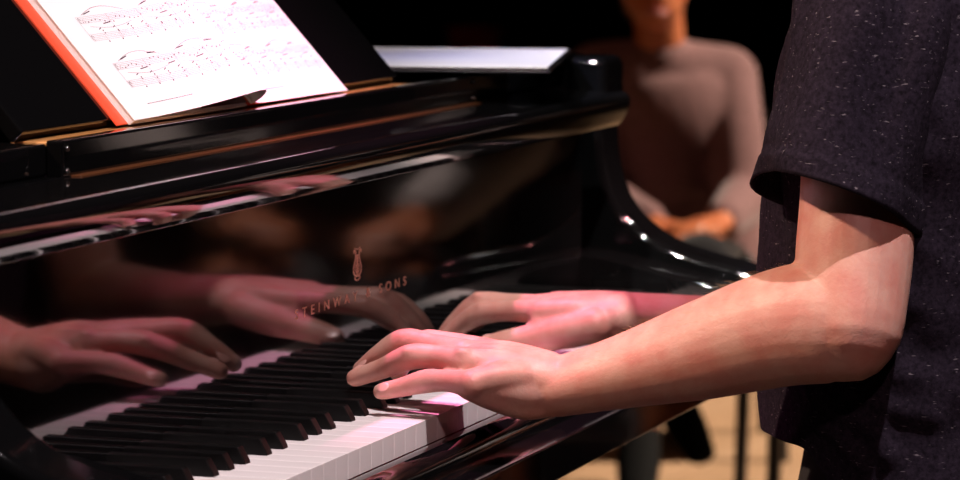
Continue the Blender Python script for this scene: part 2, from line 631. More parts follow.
def grid_sheet(name, fn, u0, u1, s0, s1, nu, ns, thick, m, parent, inner=None):
    """a thin bent sheet: fn(u, s) gives (x, s, n) on the desk"""
    bm = bmesh.new()
    top, bot = [], []
    for j in range(ns + 1):
        rt, rb = [], []
        for i in range(nu + 1):
            u = u0 + (u1 - u0) * i / nu
            s = s0 + (s1 - s0) * j / ns
            x, ss, n = fn(u, s)
            x2, ss2, n2 = fn(u + 0.5, s)
            dx, dn = x2 - x, n2 - n
            ln = math.hypot(dx, dn) or 1
            rt.append(bm.verts.new(DP(x, ss, n)))
            rb.append(bm.verts.new(DP(x + dn / ln * thick, ss, n - dx / ln * thick)))
        top.append(rt)
        bot.append(rb)
    for j in range(ns):
        for i in range(nu):
            bm.faces.new((top[j][i], top[j][i + 1], top[j + 1][i + 1], top[j + 1][i]))
            f = bm.faces.new((bot[j][i], bot[j + 1][i], bot[j + 1][i + 1], bot[j][i + 1]))
            if inner is not None:
                f.material_index = 1
    for i in range(nu):
        bm.faces.new((top[0][i], bot[0][i], bot[0][i + 1], top[0][i + 1]))
        bm.faces.new((top[ns][i], top[ns][i + 1], bot[ns][i + 1], bot[ns][i]))
    for j in range(ns):
        bm.faces.new((top[j][0], top[j + 1][0], bot[j + 1][0], bot[j][0]))
        bm.faces.new((top[j][nu], bot[j][nu], bot[j + 1][nu], top[j + 1][nu]))
    return bm


# the left leaf lifts off the stack and rolls over into the gutter
XL = 281.0
path = catmull([(XL, 6.5), (330, 7.5), (390, 11), (440, 16), (478, 20.5), (497, 22), (509, 19.5), (514, 13.5), (511.5, 7.5), (505, 4)], 8)
seg = [0.0]
for p, q in zip(path, path[1:]):
    seg.append(seg[-1] + float(np.linalg.norm(np.array(q) - np.array(p))))
LEN = seg[-1]


def leaf(u, s):
    u = min(max(u, 0), LEN + 2)
    k = 0
    while k < len(seg) - 2 and seg[k + 1] < u:
        k += 1
    t = (u - seg[k]) / (seg[k + 1] - seg[k])
    p = np.array(path[k]) * (1 - t) + np.array(path[k + 1]) * t
    fade = 1.0 - 0.25 * min(1, max(0, s / 300))
    return p[0], s, 6.5 + (p[1] - 6.5) * (fade if p[1] > 6.5 else 1)


def rleaf(u, s):
    x = 506 + u
    return x, s, 2.6 + 3.5 * math.exp(-u / 22) + 1.2 * math.sin(math.pi * min(u / 216, 1))


PH = 298
bm = grid_sheet('cover', lambda u, s: (262 + u, s, 1.4), 0, 446, 1.5, PH + 3, 6, 4, 1.2, M_RED, book)
bm_obj('cover', bm, M_RED, book)
bm = bmesh.new()
for k in range(6):
    x0 = XL - 1.5 + k * .5
    st = [bm.verts.new(DP(x, s, n)) for x, s, n in ((x0, 0, 1.5 + k * .8), (500, 0, 1.5 + k * .28), (500, PH - 1, 1.5 + k * .28), (x0, PH - 1, 1.5 + k * .8))]
    sb = [bm.verts.new(DP(x, s, n)) for x, s, n in ((x0, 0, 1.5 + k * .8 + .5), (500, 0, 1.65 + k * .28), (500, PH - 1, 1.65 + k * .28), (x0, PH - 1, 1.5 + k * .8 + .5))]
    bm.faces.new(st[::-1])
    bm.faces.new(sb)
    for i in range(4):
        j = (i + 1) % 4
        bm.faces.new((st[i], st[j], sb[j], sb[i]))
bm_obj('page_block', bm, M_PAPER, book, smooth=False)
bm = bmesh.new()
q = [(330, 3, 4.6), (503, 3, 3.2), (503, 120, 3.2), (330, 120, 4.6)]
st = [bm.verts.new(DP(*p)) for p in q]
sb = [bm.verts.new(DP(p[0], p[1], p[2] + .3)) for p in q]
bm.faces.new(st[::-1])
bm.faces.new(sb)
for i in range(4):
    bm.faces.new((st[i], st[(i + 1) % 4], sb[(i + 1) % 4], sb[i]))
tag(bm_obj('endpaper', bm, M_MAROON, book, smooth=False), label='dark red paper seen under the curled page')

def notation(bm, fn, u0, u1, seed, faint=False):
    """systems of two staves: staff lines, noteheads, beams, slurs, bars; ink lies 0.12 mm off the paper"""
    rnd = random.Random(seed)

    def quad(pts, mi, lift=0.16):
        vs = []
        for u, s in pts:
            x, ss, n = fn(u, s)
            x2, _, n2 = fn(u + .5, s)
            dx, dn = x2 - x, n2 - n
            ln = math.hypot(dx, dn) or 1
            vs.append(bm.verts.new(DP(x - dn / ln * lift, ss, n + dx / ln * lift)))
        f = bm.faces.new(vs)
        f.material_index = mi

    def line(ua, sa, ub, sb, w, mi, n=1):
        for k in range(n):
            p = [ua + (ub - ua) * k / n, sa + (sb - sa) * k / n, ua + (ub - ua) * (k + 1) / n, sa + (sb - sa) * (k + 1) / n]
            d = math.hypot(p[2] - p[0], p[3] - p[1]) or 1
            ox, oy = -(p[3] - p[1]) / d * w / 2, (p[2] - p[0]) / d * w / 2
            quad([(p[0] + ox, p[1] + oy), (p[0] - ox, p[1] - oy), (p[2] - ox, p[3] - oy), (p[2] + ox, p[3] + oy)], mi)

    def dot(u, s, r, mi=1):
        quad([(u + r * 1.25 * math.cos(a), s + r * .85 * math.sin(a) + .3 * r * math.cos(a)) for a in (k * math.pi / 4 for k in range(8))], mi)

    dk = 2 if faint else 1  # faint page: notes in paler ink, imitating wash-out by strong light
    for base in (28, 72, 118, 164, 210, 250):
        for st in (0, 16.5):
            for k in range(5):
                line(u0, base + st + k * 1.45, u1, base + st + k * 1.45, 0.14, 2, 14)
        line(u0, base, u0, base + 22.3, 0.3, 2)
        nb = 4
        for b_ in range(1, nb + 1):
            ub = u0 + (u1 - u0) * b_ / nb
            line(ub, base, ub, base + 22.3, 0.3, 2)
        # clefs
        for st in (0, 16.5):
            pts = [(u0 + 3 + 1.4 * math.cos(a), base + st + 2.5 + 2.6 * math.sin(a)) for a in (k * .7 for k in range(8))]
            for p, q_ in zip(pts, pts[1:]):
                line(*p, *q_, 0.45, dk)
        for k, du in enumerate((7, 8.6, 10.2)):
            dot(u0 + du, base + 17.5 + (k % 2) * 2, .5, dk)
        for b_ in range(nb):
            ub = u0 + 12 + (u1 - u0 - 12) * b_ / nb
            wb = (u1 - u0 - 14) / nb
            h = base + 16.5 + rnd.uniform(0, 4)
            for k in range(7):
                dot(ub + wb * (k + .5) / 7.2, h + 2.2 * math.sin(k * .9 + b_) + rnd.uniform(-.5, .5), .75, dk)
            if rnd.random() < .85:
                line(ub + wb * .1, base + 25.4 + rnd.uniform(-1, 1.5), ub + wb * .38, base + 26.2 + rnd.uniform(-1, 1), .8, dk)
                line(ub + wb * .5, base + 14.0, ub + wb * .78, base + 14.9, .8, dk)
            for k in range(2):
                us = ub + wb * (.25 + .5 * k)
                dot(us, base - 3 + rnd.uniform(0, 3), .85, dk)
                line(us - 1.5, base + 9.5, us + 3, base + 10.8, .7, dk)
                dot(us + 3.2, base + 4 + rnd.uniform(0, 2), .8, dk)
                dot(us + 3.2, base + 6.2 + rnd.uniform(0, 2), .8, dk)
                line(us, base - 2, us, base + 5, .18, 2)
            if b_ % 2 == 0:
                n = 14
                for k in range(n):
                    t0, t1 = k / n, (k + 1) / n
                    L_ = wb * 1.5
                    line(ub + L_ * t0, base + 24 + 6 * math.sin(math.pi * t0), ub + L_ * t1, base + 24 + 6 * math.sin(math.pi * t1), .3, 2)
                    line(ub + L_ * t0, base + 13 - 3 * math.sin(math.pi * t0), ub + L_ * t1, base + 13 - 3 * math.sin(math.pi * t1), .22, 2)
    # faint line of small print at the foot
    u = u0 + 4
    while u < u0 + 78:
        w = rnd.uniform(1, 4)
        line(u, 12, u + w, 12, .6, 2)
        u += w + .8


bm = grid_sheet('left_page', leaf, 0, LEN, 0, PH, 60, 4, 0.25, None, book)
notation(bm, leaf, 36, LEN - 20, 3)
me = bpy.data.meshes.new('left_page')
bm.normal_update()
bm.to_mesh(me)
bm.free()
link_mesh('left_page', me, [M_PAPER, M_INK, M_INKTHIN], book)
me.set_sharp_from_angle(angle=math.radians(50))
bm = grid_sheet('right_page', rleaf, 0, 214, 0, PH, 40, 4, 0.6, None, book)
notation(bm, rleaf, 10, 206, 11, True)
me = bpy.data.meshes.new('right_page')
bm.normal_update()
bm.to_mesh(me)
bm.free()
link_mesh('right_page', me, [M_PAPER, M_INK, M_INKTHIN], book)
me.set_sharp_from_angle(angle=math.radians(50))

# ------------------------------------------------------------------ folder lying on the case beside the music desk
fa = np.array([993.0, 87.0])
fk = np.array([.97, .243])
fp = np.array([-.243, .97])
folder = thing('folder', 'thin light grey folder with black edges lying on the piano right of the music desk', 'folder', V(1100, 250, 224.6))


def fbox(name, k0, k1, p0, p1, z0, z1, m, bev=1.0, mi=None):
    bm = bmesh.new()
    prism_z(bm, [tuple(fa + fk * k0 + fp * p0), tuple(fa + fk * k1 + fp * p0), tuple(fa + fk * k1 + fp * p1), tuple(fa + fk * k0 + fp * p1)], z0, z1)
    return bm_obj(name, bm, m, folder, bev / 1000, 2)


fbox('back_cover', 0, 340, 0, 238, 224.7, 226.2, M_FOLDEREDGE, .5)
fbox('page_stack', 4, 336, 3, 234, 226.2, 228.6, M_PAPER, .3)
fbox('front_cover', 0, 340, 0, 238, 228.6, 230.2, M_FOLDER, .5)
fbox('spine', -1.5, 341.5, -2.0, .2, 224.7, 230.2, M_FOLDEREDGE, .6)

M_EYE = mat('eye_white', (0.75, 0.72, 0.7), 0.2)
M_IRIS = mat('dark_iris', (0.03, 0.015, 0.01), 0.15)
M_LIP = mat('lips', (0.42, 0.12, 0.10), 0.4)


def face(h, fwd, k, parent, m_hair):
    """eyes, brows and mouth on a head centred at h and looking along fwd"""
    side = Vector((-fwd.y, fwd.x, 0))
    rot = Matrix((side, fwd, Vector((0, 0, 1)))).transposed()
    for s_ in (-1, 1):
        c = h + side * s_ * .031 * k + fwd * .083 * k - Vector((0, 0, .002 * k))
        bm = bmesh.new()
        ball(bm, c, .0125 * k, .009 * k, .0075 * k, rot)
        e = bm_obj('eye', bm, M_EYE, parent)
        bm = bmesh.new()
        ball(bm, c + fwd * .0065 * k, .0055 * k, .0035 * k, .0055 * k, rot)
        bm_obj('iris', bm, M_IRIS, e)
        bm = bmesh.new()
        tube(bm, [tuple(c + side * q * .016 * k + fwd * (.006 - .004 * abs(q)) * k + Vector((0, 0, (.019 - .004 * q * q) * k))) for q in (-1, 0, 1)], [.0025 * k, .0035 * k, .0025 * k], n=8, sub=3)
        bm_obj('eyebrow', bm, m_hair, parent)
    bm = bmesh.new()
    for dz in (0, -.007):
        tube(bm, [tuple(h + side * q * .023 * k + fwd * (.097 - .012 * q * q) * k - Vector((0, 0, (.068 - dz) * k))) for q in (-1, -.4, 0, .4, 1)], [.002 * k, .0042 * k, .0045 * k, .0042 * k, .002 * k], n=10, sub=3)
    bm_obj('mouth', bm, M_LIP, parent)


# ------------------------------------------------------------------ the pianist
pianist = thing('person', 'pianist in a charcoal heather t-shirt with both hands on the piano keys', 'person', V(640, -350, -730))
bm = bmesh.new()


def chain(pts, rads, up=(0, 0, 1), **k):
    tube(bm, [A(*p) for p in pts], [tuple(v / 1000 for v in r) if isinstance(r, (tuple, list)) else r / 1000 for r in rads], up, **k)


# left arm: upper arm, elbow, forearm, wrist
chain([(880, -42, 2606), (868, 60, 2592), (859, 190, 2580), (854, 260, 2566), (850, 322, 2553)], [41, 45, (44, 42), (41, 42), (38, 39)], up=(0, 1, 0))
chain([(852, 325, 2553), (826, 322, 2560), (780, 328, 2577), (700, 351, 2610), (630, 370, 2634), (585, 381, 2648), (556, 387, 2655)],
      [(35, 41), (39, 44), (40, 42.5), (36, 36), (30, 28), (27.5, 24), (27.5, 22.5)], up=(0, 0, 1))
chain([(866, 342, 2549), (840, 345, 2555)], [20, 26])
# left hand
chain([(560, 385, 2655), (522, 378, 2662), (482, 368, 2672)], [(27.5, 22), (31, 21), (34, 15.5)], up=(.30, 0, 1))
chain([(610, 387, 2645), (565, 397, 2650), (528, 402, 2648), (497, 396, 2639), (470, 387, 2630)], [11, 12, 13.5, 12, 10.2], n=16)
chain([(545, 379, 2648), (505, 377, 2634), (470, 383, 2626)], [13, 12, 10.5])
chain([(600, 384, 2645), (560, 390, 2648), (525, 391, 2643), (495, 387, 2636), (470, 385, 2629)], [13, 14, 15, 13, 10.5])
chain([(545, 373, 2656), (502, 367, 2650), (464, 361, 2650)], [13, 11.5, 11])
chain([(545, 370, 2666), (502, 359, 2668), (462, 353, 2672)], [13, 11.5, 11])
chain([(550, 367, 2664), (510, 356.5, 2668), (478, 353, 2676)], [12, 11.5, 10.5])
chain([(550, 369, 2655), (510, 360, 2655), (478, 357, 2660)], [12, 11.5, 10.5])
chain([(545, 372, 2674), (505, 358, 2684), (470, 350, 2695)], [13, 12, 11.5])
chain([(472, 384, 2625), (449, 381, 2637), (427, 381, 2649), (403, 387, 2658), (381, 391.5, 2664)], [10.5, 8.3, 9.0, 7.4, 6.4])
chain([(466, 362, 2649), (438, 357, 2661), (411, 357, 2672), (384, 368, 2692), (355, 378, 2708)], [11, 9.0, 9.9, 8.1, 7.0])
chain([(464, 354, 2668), (434, 346, 2688), (404, 342, 2705), (380, 355, 2716), (361, 370, 2728)], [11.5, 9.4, 10.2, 8.3, 7.0])
chain([(472, 351, 2695), (445, 344, 2709), (424, 343, 2720), (406, 358, 2728), (398, 373, 2731)], [12, 9.6, 9.8, 8.2, 6.8])
chain([(556, 390, 2668), (535, 389, 2690), (512, 389, 2705), (496, 393, 2716), (484, 397, 2722)], [15, 14, 11, 10, 8])
for px_, py_, d_, r_ in ((426, 376.5, 2645, 5.2), (410, 350, 2667, 6.2), (403, 334.5, 2701, 6.2), (463, 351, 2645, 6), (461, 343.5, 2667, 6)):
    c_ = A(px_, py_, d_)
    ball(bm, c_ + Vector((0, 0, -.0015)), r_ / 1000, r_ / 1000 * 1.2, r_ / 1000 * .8)
# extensor tendons over the back of the hand
for a_, b_, c_ in (((545, 359.5, 2646), (505, 353, 2645), (466, 351.5, 2646)), ((550, 358.5, 2656), (505, 347, 2665), (464, 344, 2668)), ((540, 368, 2640), (505, 365.5, 2632), (472, 374, 2623))):
    chain([a_, b_, c_], [2.4, 2.8, 3.2], n=8)
# right arm and hand
chain([(905, -30, 2885), (890, 120, 2935), (860, 330, 2995)], [47, 43, 36], up=(0, 1, 0))
chain([(858, 332, 2995), (800, 334, 2994), (720, 327, 2984), (660, 320, 2976), (618, 316, 2968)], [(36, 37), (37, 36), (32, 26), (28, 22), (26, 20)])
chain([(622, 315, 2962), (590, 315, 2975), (550, 312, 2988)], [(26, 19), (32, 19), (36, 14.5)], up=(-.2, 0, 1))
chain([(600, 314, 2958), (570, 312, 2960), (540, 313, 2968)], [13, 12, 11.5])
chain([(600, 311, 2975), (570, 307, 2985), (536, 308, 2995)], [12.5, 11.5, 11.5])
chain([(600, 312, 2988), (565, 309, 3005), (530, 309, 3018)], [12.5, 11.5, 11])
chain([(545, 312, 2966), (512, 311, 2988), (482, 313, 3004), (461, 325, 3016), (448, 335.5, 3022)], [11, 9, 9.6, 8, 6.8])
chain([(540, 308, 2995), (508, 304, 3012), (479, 304, 3024), (457, 321, 3034), (444, 335, 3040)], [11.5, 9.2, 9.8, 8.2, 6.8])
chain([(535, 309, 3018), (505, 306, 3032), (481, 307, 3042), (460, 321, 3050), (450, 332, 3054)], [11, 9, 9.4, 8, 6.6])
chain([(535, 312, 3036), (512, 311, 3046), (490, 314, 3056), (476, 322, 3062), (467, 331, 3066)], [10, 8.2, 8.4, 7.4, 6.2])
for px_, py_, d_, r_ in ((482, 307.5, 3000, 5.8), (479, 297, 3020, 6.2)):
    ball(bm, A(px_, py_, d_), r_ / 1000, r_ / 1000 * 1.2, r_ / 1000 * .8)
for a_, b_, c_ in (((605, 301, 2960), (575, 298, 2961), (546, 302, 2965)), ((605, 299, 2974), (575, 294, 2983), (541, 297, 2992))):
    chain([a_, b_, c_], [2.4, 2.8, 3.2], n=8)
chain([(595, 325, 2950), (560, 332, 2958), (530, 338, 2964), (505, 342, 2968), (488, 344.5, 2970)], [15.5, 15, 11.5, 10, 8])
# trunk, neck, head and legs
T3 = lambda x, y, z: V(x, y, z)


def chw(pts, rads, up=(0, 1, 0), **k):
    tube(bm, [V(*p) for p in pts], [tuple(v / 1000 for v in r) if isinstance(r, (tuple, list)) else r / 1000 for r in rads], up, **k)


chw([(640, -340, -230), (640, -335, -60), (640, -330, 120), (640, -330, 260), (640, -332, 340), (640, -330, 385)],
    [(165, 105), (140, 92), (150, 98), (160, 95), (120, 70), (60, 55)], n=28)
chw([(540, -326, 335), (570, -335, 372), (640, -335, 385), (710, -335, 372), (775, -330, 335)], [50, 52, 50, 52, 50], up=(0, 0, 1))
chw([(640, -325, 370), (640, -312, 440), (640, -300, 500)], [56, 54, 56])
ball(bm, V(640, -285, 575), .076, .098, .112)
ball(bm, V(640, -240, 530), .056, .058, .062)
ball(bm, V(640, -196, 548), .012, .017, .018)
ball(bm, V(562, -290, 560), .008, .02, .03)
ball(bm, V(718, -290, 560), .008, .02, .03)
for sx in (-1, 1):
    chw([(640 + sx * 85, -330, -215), (640 + sx * 100, -120, -195), (640 + sx * 100, 90, -190), (640 + sx * 100, 105, -215)], [80, 74, 56, 52], up=(1, 0, .1))
    chw([(640 + sx * 100, 95, -200), (640 + sx * 98, 85, -420), (640 + sx * 96, 60, -640)], [54, 52, 36], up=(0, 1, 0))
    chw([(640 + sx * 96, 50, -670), (640 + sx * 96, 130, -702), (640 + sx * 96, 215, -710)], [34, (36, 22), (32, 14)], up=(0, 0, 1))
body = blob('body', bm, M_SKIN, pianist, 0.0018, 7, 0.5)

# nails
def nail(c, tip, upv, w, l):
    bm = bmesh.new()
    c, tip = A(*c), A(*tip)
    t = (tip - c).normalized()
    upv = Vector(upv)
    s = t.cross(upv).normalized()
    w_ = s.cross(t).normalized()
    rot = Matrix((s, t, w_)).transposed()
    ball(bm, c, w / 1000, l / 1000, .0008, rot)
    bm_obj('fingernail', bm, M_NAIL, pianist)


nail((383, 387.2, 2656.5), (374, 389.5, 2659), (-.75, -.1, .65), 4.2, 4.8)
nail((358, 371.2, 2702), (348, 375, 2706), (-.75, .1, .65), 5.4, 6.0)
nail((362, 363, 2718), (354, 371, 2722), (-.6, .3, .75), 5.4, 6.0)
nail((487, 339.8, 2964), (478, 342.5, 2964), (-.7, 0, .7), 6, 7)

# soft hairs along both forearms
rnd = random.Random(5)
bm = bmesh.new()


def hair_at(p, d, l, r=.000045):
    side = d.cross(Vector((0.3, .9, .2))).normalized() * r
    q = p + d * l * .5 + Vector((0, 0, -.0003))
    e = p + d * l + Vector((0, .0008, -.0012))
    a0, a1 = bm.verts.new(p - side), bm.verts.new(p + side)
    b0, b1 = bm.verts.new(q - side * .8), bm.verts.new(q + side * .8)
    c_ = bm.verts.new(e)
    bm.faces.new((a0, a1, b1, b0))
    bm.faces.new((b0, b1, c_))


wr, el = A(575, 381, 2650), A(852, 322, 2553)
wr2, el2 = A(620, 316, 2966), A(800, 334, 2994)
polys = body.data.polygons
vs_ = body.data.vertices
for vtx in vs_:
    for w0, e0, prob, tm_ in ((wr, el, .05, .95), (wr2, el2, .025, .62)):
        ax = e0 - w0
        t = (vtx.co - w0).dot(ax) / ax.length_squared
        if 0.0 < t < tm_ and (vtx.co - w0 - ax * t).length < .052 and rnd.random() < prob:
            n = vtx.normal
            if n.z < -.75:
                continue
            d = (n * .55 - ax.normalized() * .5 + Vector((rnd.uniform(-.35, .35), rnd.uniform(-.35, .35), rnd.uniform(-.3, .1)))).normalized()
            hair_at(vtx.co.copy(), d, rnd.uniform(.004, .009))
tag(bm_obj('arm_hair', bm, M_HAIRS, pianist, smooth=False), kind='stuff')

# t-shirt: torso with folds and two loose sleeves
bm = bmesh.new()
S_ = lambda pts, rads, **k: tube(bm, [V(*p) for p in pts], [tuple(v / 1000 for v in r) if isinstance(r, (tuple, list)) else r / 1000 for r in rads], **k)
S_([(640, -352, -75), (640, -350, -20), (640, -342, 60), (640, -338, 160), (640, -336, 260), (640, -334, 335), (640, -332, 378)],
   [(186, 140), (182, 142), (174, 138), (172, 134), (178, 122), (150, 92), (72, 62)], up=(0, 1, 0), n=36, sub=5)
S_([(530, -330, 318), (545, -332, 350), (570, -335, 380), (640, -336, 392), (710, -335, 380), (780, -330, 338)], [56, 60, 60, 54, 60, 60], up=(0, 0, 1))
FOLDS = []
for pts, amp, wd in (([(806, 372), (812, 405), (835, 425), (868, 436), (880, 460)], 14, 9), ([(838, 378), (846, 400), (880, 412), (930, 420)], 11, 10),
                     ([(775, 398), (790, 425), (820, 445), (850, 470)], 10, 9), ([(900, 380), (930, 395), (960, 398)], 9, 14), ([(762, 215), (766, 260), (762, 300)], 6, 6),
                     ([(778, 210), (780, 250), (786, 290)], 6, 6), ([(925, 150), (915, 230), (905, 300)], 10, 12), ([(950, 100), (945, 200), (930, 330)], 10, 14)):
    FOLDS.append(([A(x, y, 2560) for x, y in pts], amp / 1000, wd / 1000))


def folds(co):
    p = Vector((co.x * 3.2, co.y * 3.2, co.z * 4.5))
    d = noise.noise(p) * .008
    q = Vector((co.x * 9 + co.z * 5, co.y * 9 - co.z * 7, co.z * 9))
    d += ((1 - abs(noise.noise(q))) ** 3 - .5) * .006
    if co.x < V(640, 0, 0).x:
        for pts, amp, wd in FOLDS:
            best = 1.0
            for a, b in zip(pts, pts[1:]):
                # folds run over the flank: compare height and fore-aft position
                ay, az, by, bz = a.y, a.z, b.y, b.z
                L = (by - ay) ** 2 + (bz - az) ** 2
                t = max(0, min(1, ((co.y - ay) * (by - ay) + (co.z - az) * (bz - az)) / L))
                best = min(best, math.hypot(co.y - ay - t * (by - ay), co.z - az - t * (bz - az)))
            d += .5 * amp * math.exp(-(best / wd) ** 2)
    return d


ball(bm, A(884, -62, 2610), .053, .053, .053)
ball(bm, A(905, -48, 2884), .055, .055, .055)
torso = blob('t_shirt', bm, M_SHIRT, None, 0.004, 5, 0.5)
tm = torso.data
nrm = [v.normal.copy() for v in tm.vertices]
for v, n in zip(tm.vertices, nrm):
    z = v.co.z - KZ
    k = 1.0
    v.co = v.co + n * folds(v.co) * k
# cut the closed hull open at hem and neck, then the sleeves come as their own open tubes
bm = bmesh.new()
bm.from_mesh(tm)
bmesh.ops.delete(bm, geom=[f for f in bm.faces if f.calc_center_median().z < KZ + (-.016 if f.calc_center_median().y > -.27 else max(-.085, -.016 + (f.calc_center_median().y + .27) * 1.1)) or (f.calc_center_median() - V(640, -325, 440)).length < .075], context='FACES')

bmesh.ops.delete(bm, geom=[v for v in bm.verts if not v.link_faces], context='VERTS')
for _ in range(14):
    new = {}
    for v in bm.verts:
        nb = [e.other_vert(v) for e in v.link_edges if e.is_boundary]
        if len(nb) == 2:
            new[v] = v.co * .5 + (nb[0].co + nb[1].co) * .25
    for v, c in new.items():
        v.co = c


def open_sleeve(axis, radii, hem_tilt, ups, n=44, sub=8, seed=0):
    C = catmull([np.r_[np.array(p), r] for p, r in zip(axis, radii)], sub)
    m = len(C)
    outer, inner = [], []
    for i, c in enumerate(C):
        t = C[min(i + 1, m - 1)][:3] - C[max(i - 1, 0)][:3]
        t /= np.linalg.norm(t)
        s = np.cross(t, np.array(ups, float))
        s /= np.linalg.norm(s)
        w = np.cross(s, t)
        f = i / (m - 1)
        ro, ri = [], []
        for k in range(n):
            a = 2 * math.pi * k / n
            dirv = s * math.cos(a) * c[3] + w * math.sin(a) * c[4]
            nn = dirv / np.linalg.norm(dirv)
            lng = .006 * math.sin(2 * a + 1.1 + seed) + .006 * math.sin(3 * a - 2 * f + .4) + .0075 * math.sin(6 * a + 2.2 * f + .8) * (1 - .85 * f)
            hemband = .0016 if f > .86 else (-.0006 if f > .83 else 0)
            p = c[:3] + dirv + nn * (lng * (0.35 + f) + hemband + .004 * noise.noise(Vector(c[:3] * 14 + dirv * 20)))
            p = p + t * (f ** 3) * (hem_tilt[0] * math.cos(a) + hem_tilt[1] * math.sin(a))
            ro.append(bm.verts.new(Vector(p)))
            ri.append(bm.verts.new(Vector(p - nn * .0022)))
        outer.append(ro)
        inner.append(ri)
    for L_, flip in ((outer, False), (inner, True)):
        for a, b in zip(L_, L_[1:]):
            for k in range(n):
                j = (k + 1) % n
                bm.faces.new((a[k], a[j], b[j], b[k]) if not flip else (a[k], b[k], b[j], a[j]))
    for k in range(n):
        j = (k + 1) % n
        bm.faces.new((outer[-1][k], outer[-1][j], inner[-1][j], inner[-1][k]))


ax = [tuple(A(892, -85, 2640)), tuple(A(880, -40, 2616)), tuple(A(873, 30, 2596)), tuple(A(857, 100, 2588)), tuple(A(841, 165, 2583)), tuple(A(834, 206, 2580))]
open_sleeve(ax, [(.052, .058), (.055, .061), (.058, .064), (.060, .066), (.061, .069), (.061, .071)], (0.007, -0.013), (0, 1, 0))
ax = [tuple(A(905, -80, 2860)), tuple(A(903, -20, 2888)), tuple(A(897, 60, 2916)), tuple(A(885, 150, 2942)), tuple(A(880, 190, 2955))]
open_sleeve(ax, [(.055, .056), (.058, .058), (.06, .06), (.06, .062), (.06, .062)], (0, 0), (0, 1, 0), seed=2)
bmesh.ops.recalc_face_normals(bm, faces=bm.faces)
bm.to_mesh(tm)
bm.free()
for p in tm.polygons:
    p.use_smooth = True
torso.parent = pianist
torso.matrix_parent_inverse = WORLD[pianist.name].inverted()

bm = bmesh.new()
S_([(640, -345, -175), (640, -345, -120), (640, -345, -20)], [(182, 108), (176, 118), (150, 104)], up=(0, 1, 0), n=30)
for sx in (-1, 1):
    S_([(640 + sx * 85, -335, -215), (640 + sx * 100, -120, -190), (640 + sx * 100, 85, -186), (640 + sx * 100, 112, -222)], [94, 88, 68, 62], up=(1, 0, .1))
    S_([(640 + sx * 100, 98, -205), (640 + sx * 98, 88, -430), (640 + sx * 96, 62, -655)], [68, 66, 58], up=(0, 1, 0))
blob('trousers', bm, M_TROUSER, pianist, .006, 4)
for sx in (-1, 1):
    bm = bmesh.new()
    S_([(640 + sx * 96, 35, -690), (640 + sx * 96, 130, -695), (640 + sx * 96, 235, -708)], [(42, 38), (44, 34), (38, 20)], up=(0, 0, 1))
    for v in bm.verts:
        v.co.z = max(v.co.z, 0.0015)
    bm_obj('shoe', bm, M_SHOE, pianist)
bm = bmesh.new()
ball(bm, V(640, -300, 600), .086, .102, .105)
ball(bm, V(640, -335, 545), .075, .075, .08)
blob('hair', bm, M_HAIR, pianist, .005, 3, move=lambda c: c + c.normalized() * .004 * noise.noise(c * 40))

face(V(640, -285, 572), Vector((0, 1, 0)), 1.0, pianist, M_HAIR)
# bench
bench = thing('piano_bench', 'black padded piano bench under the pianist', 'bench', V(640, -360, -730))
box('seat_cushion', 330, 950, -520, -200, -330, -285, M_LEATHER, bench, 14, 4)
box('seat_frame', 340, 940, -510, -210, -380, -330, M_BLACK, bench, 3)
for x in (365, 915):
    for y in (-485, -235):
        box('leg', x - 22, x + 22, y - 22, y + 22, -730, -380, M_BLACK, bench, 3)


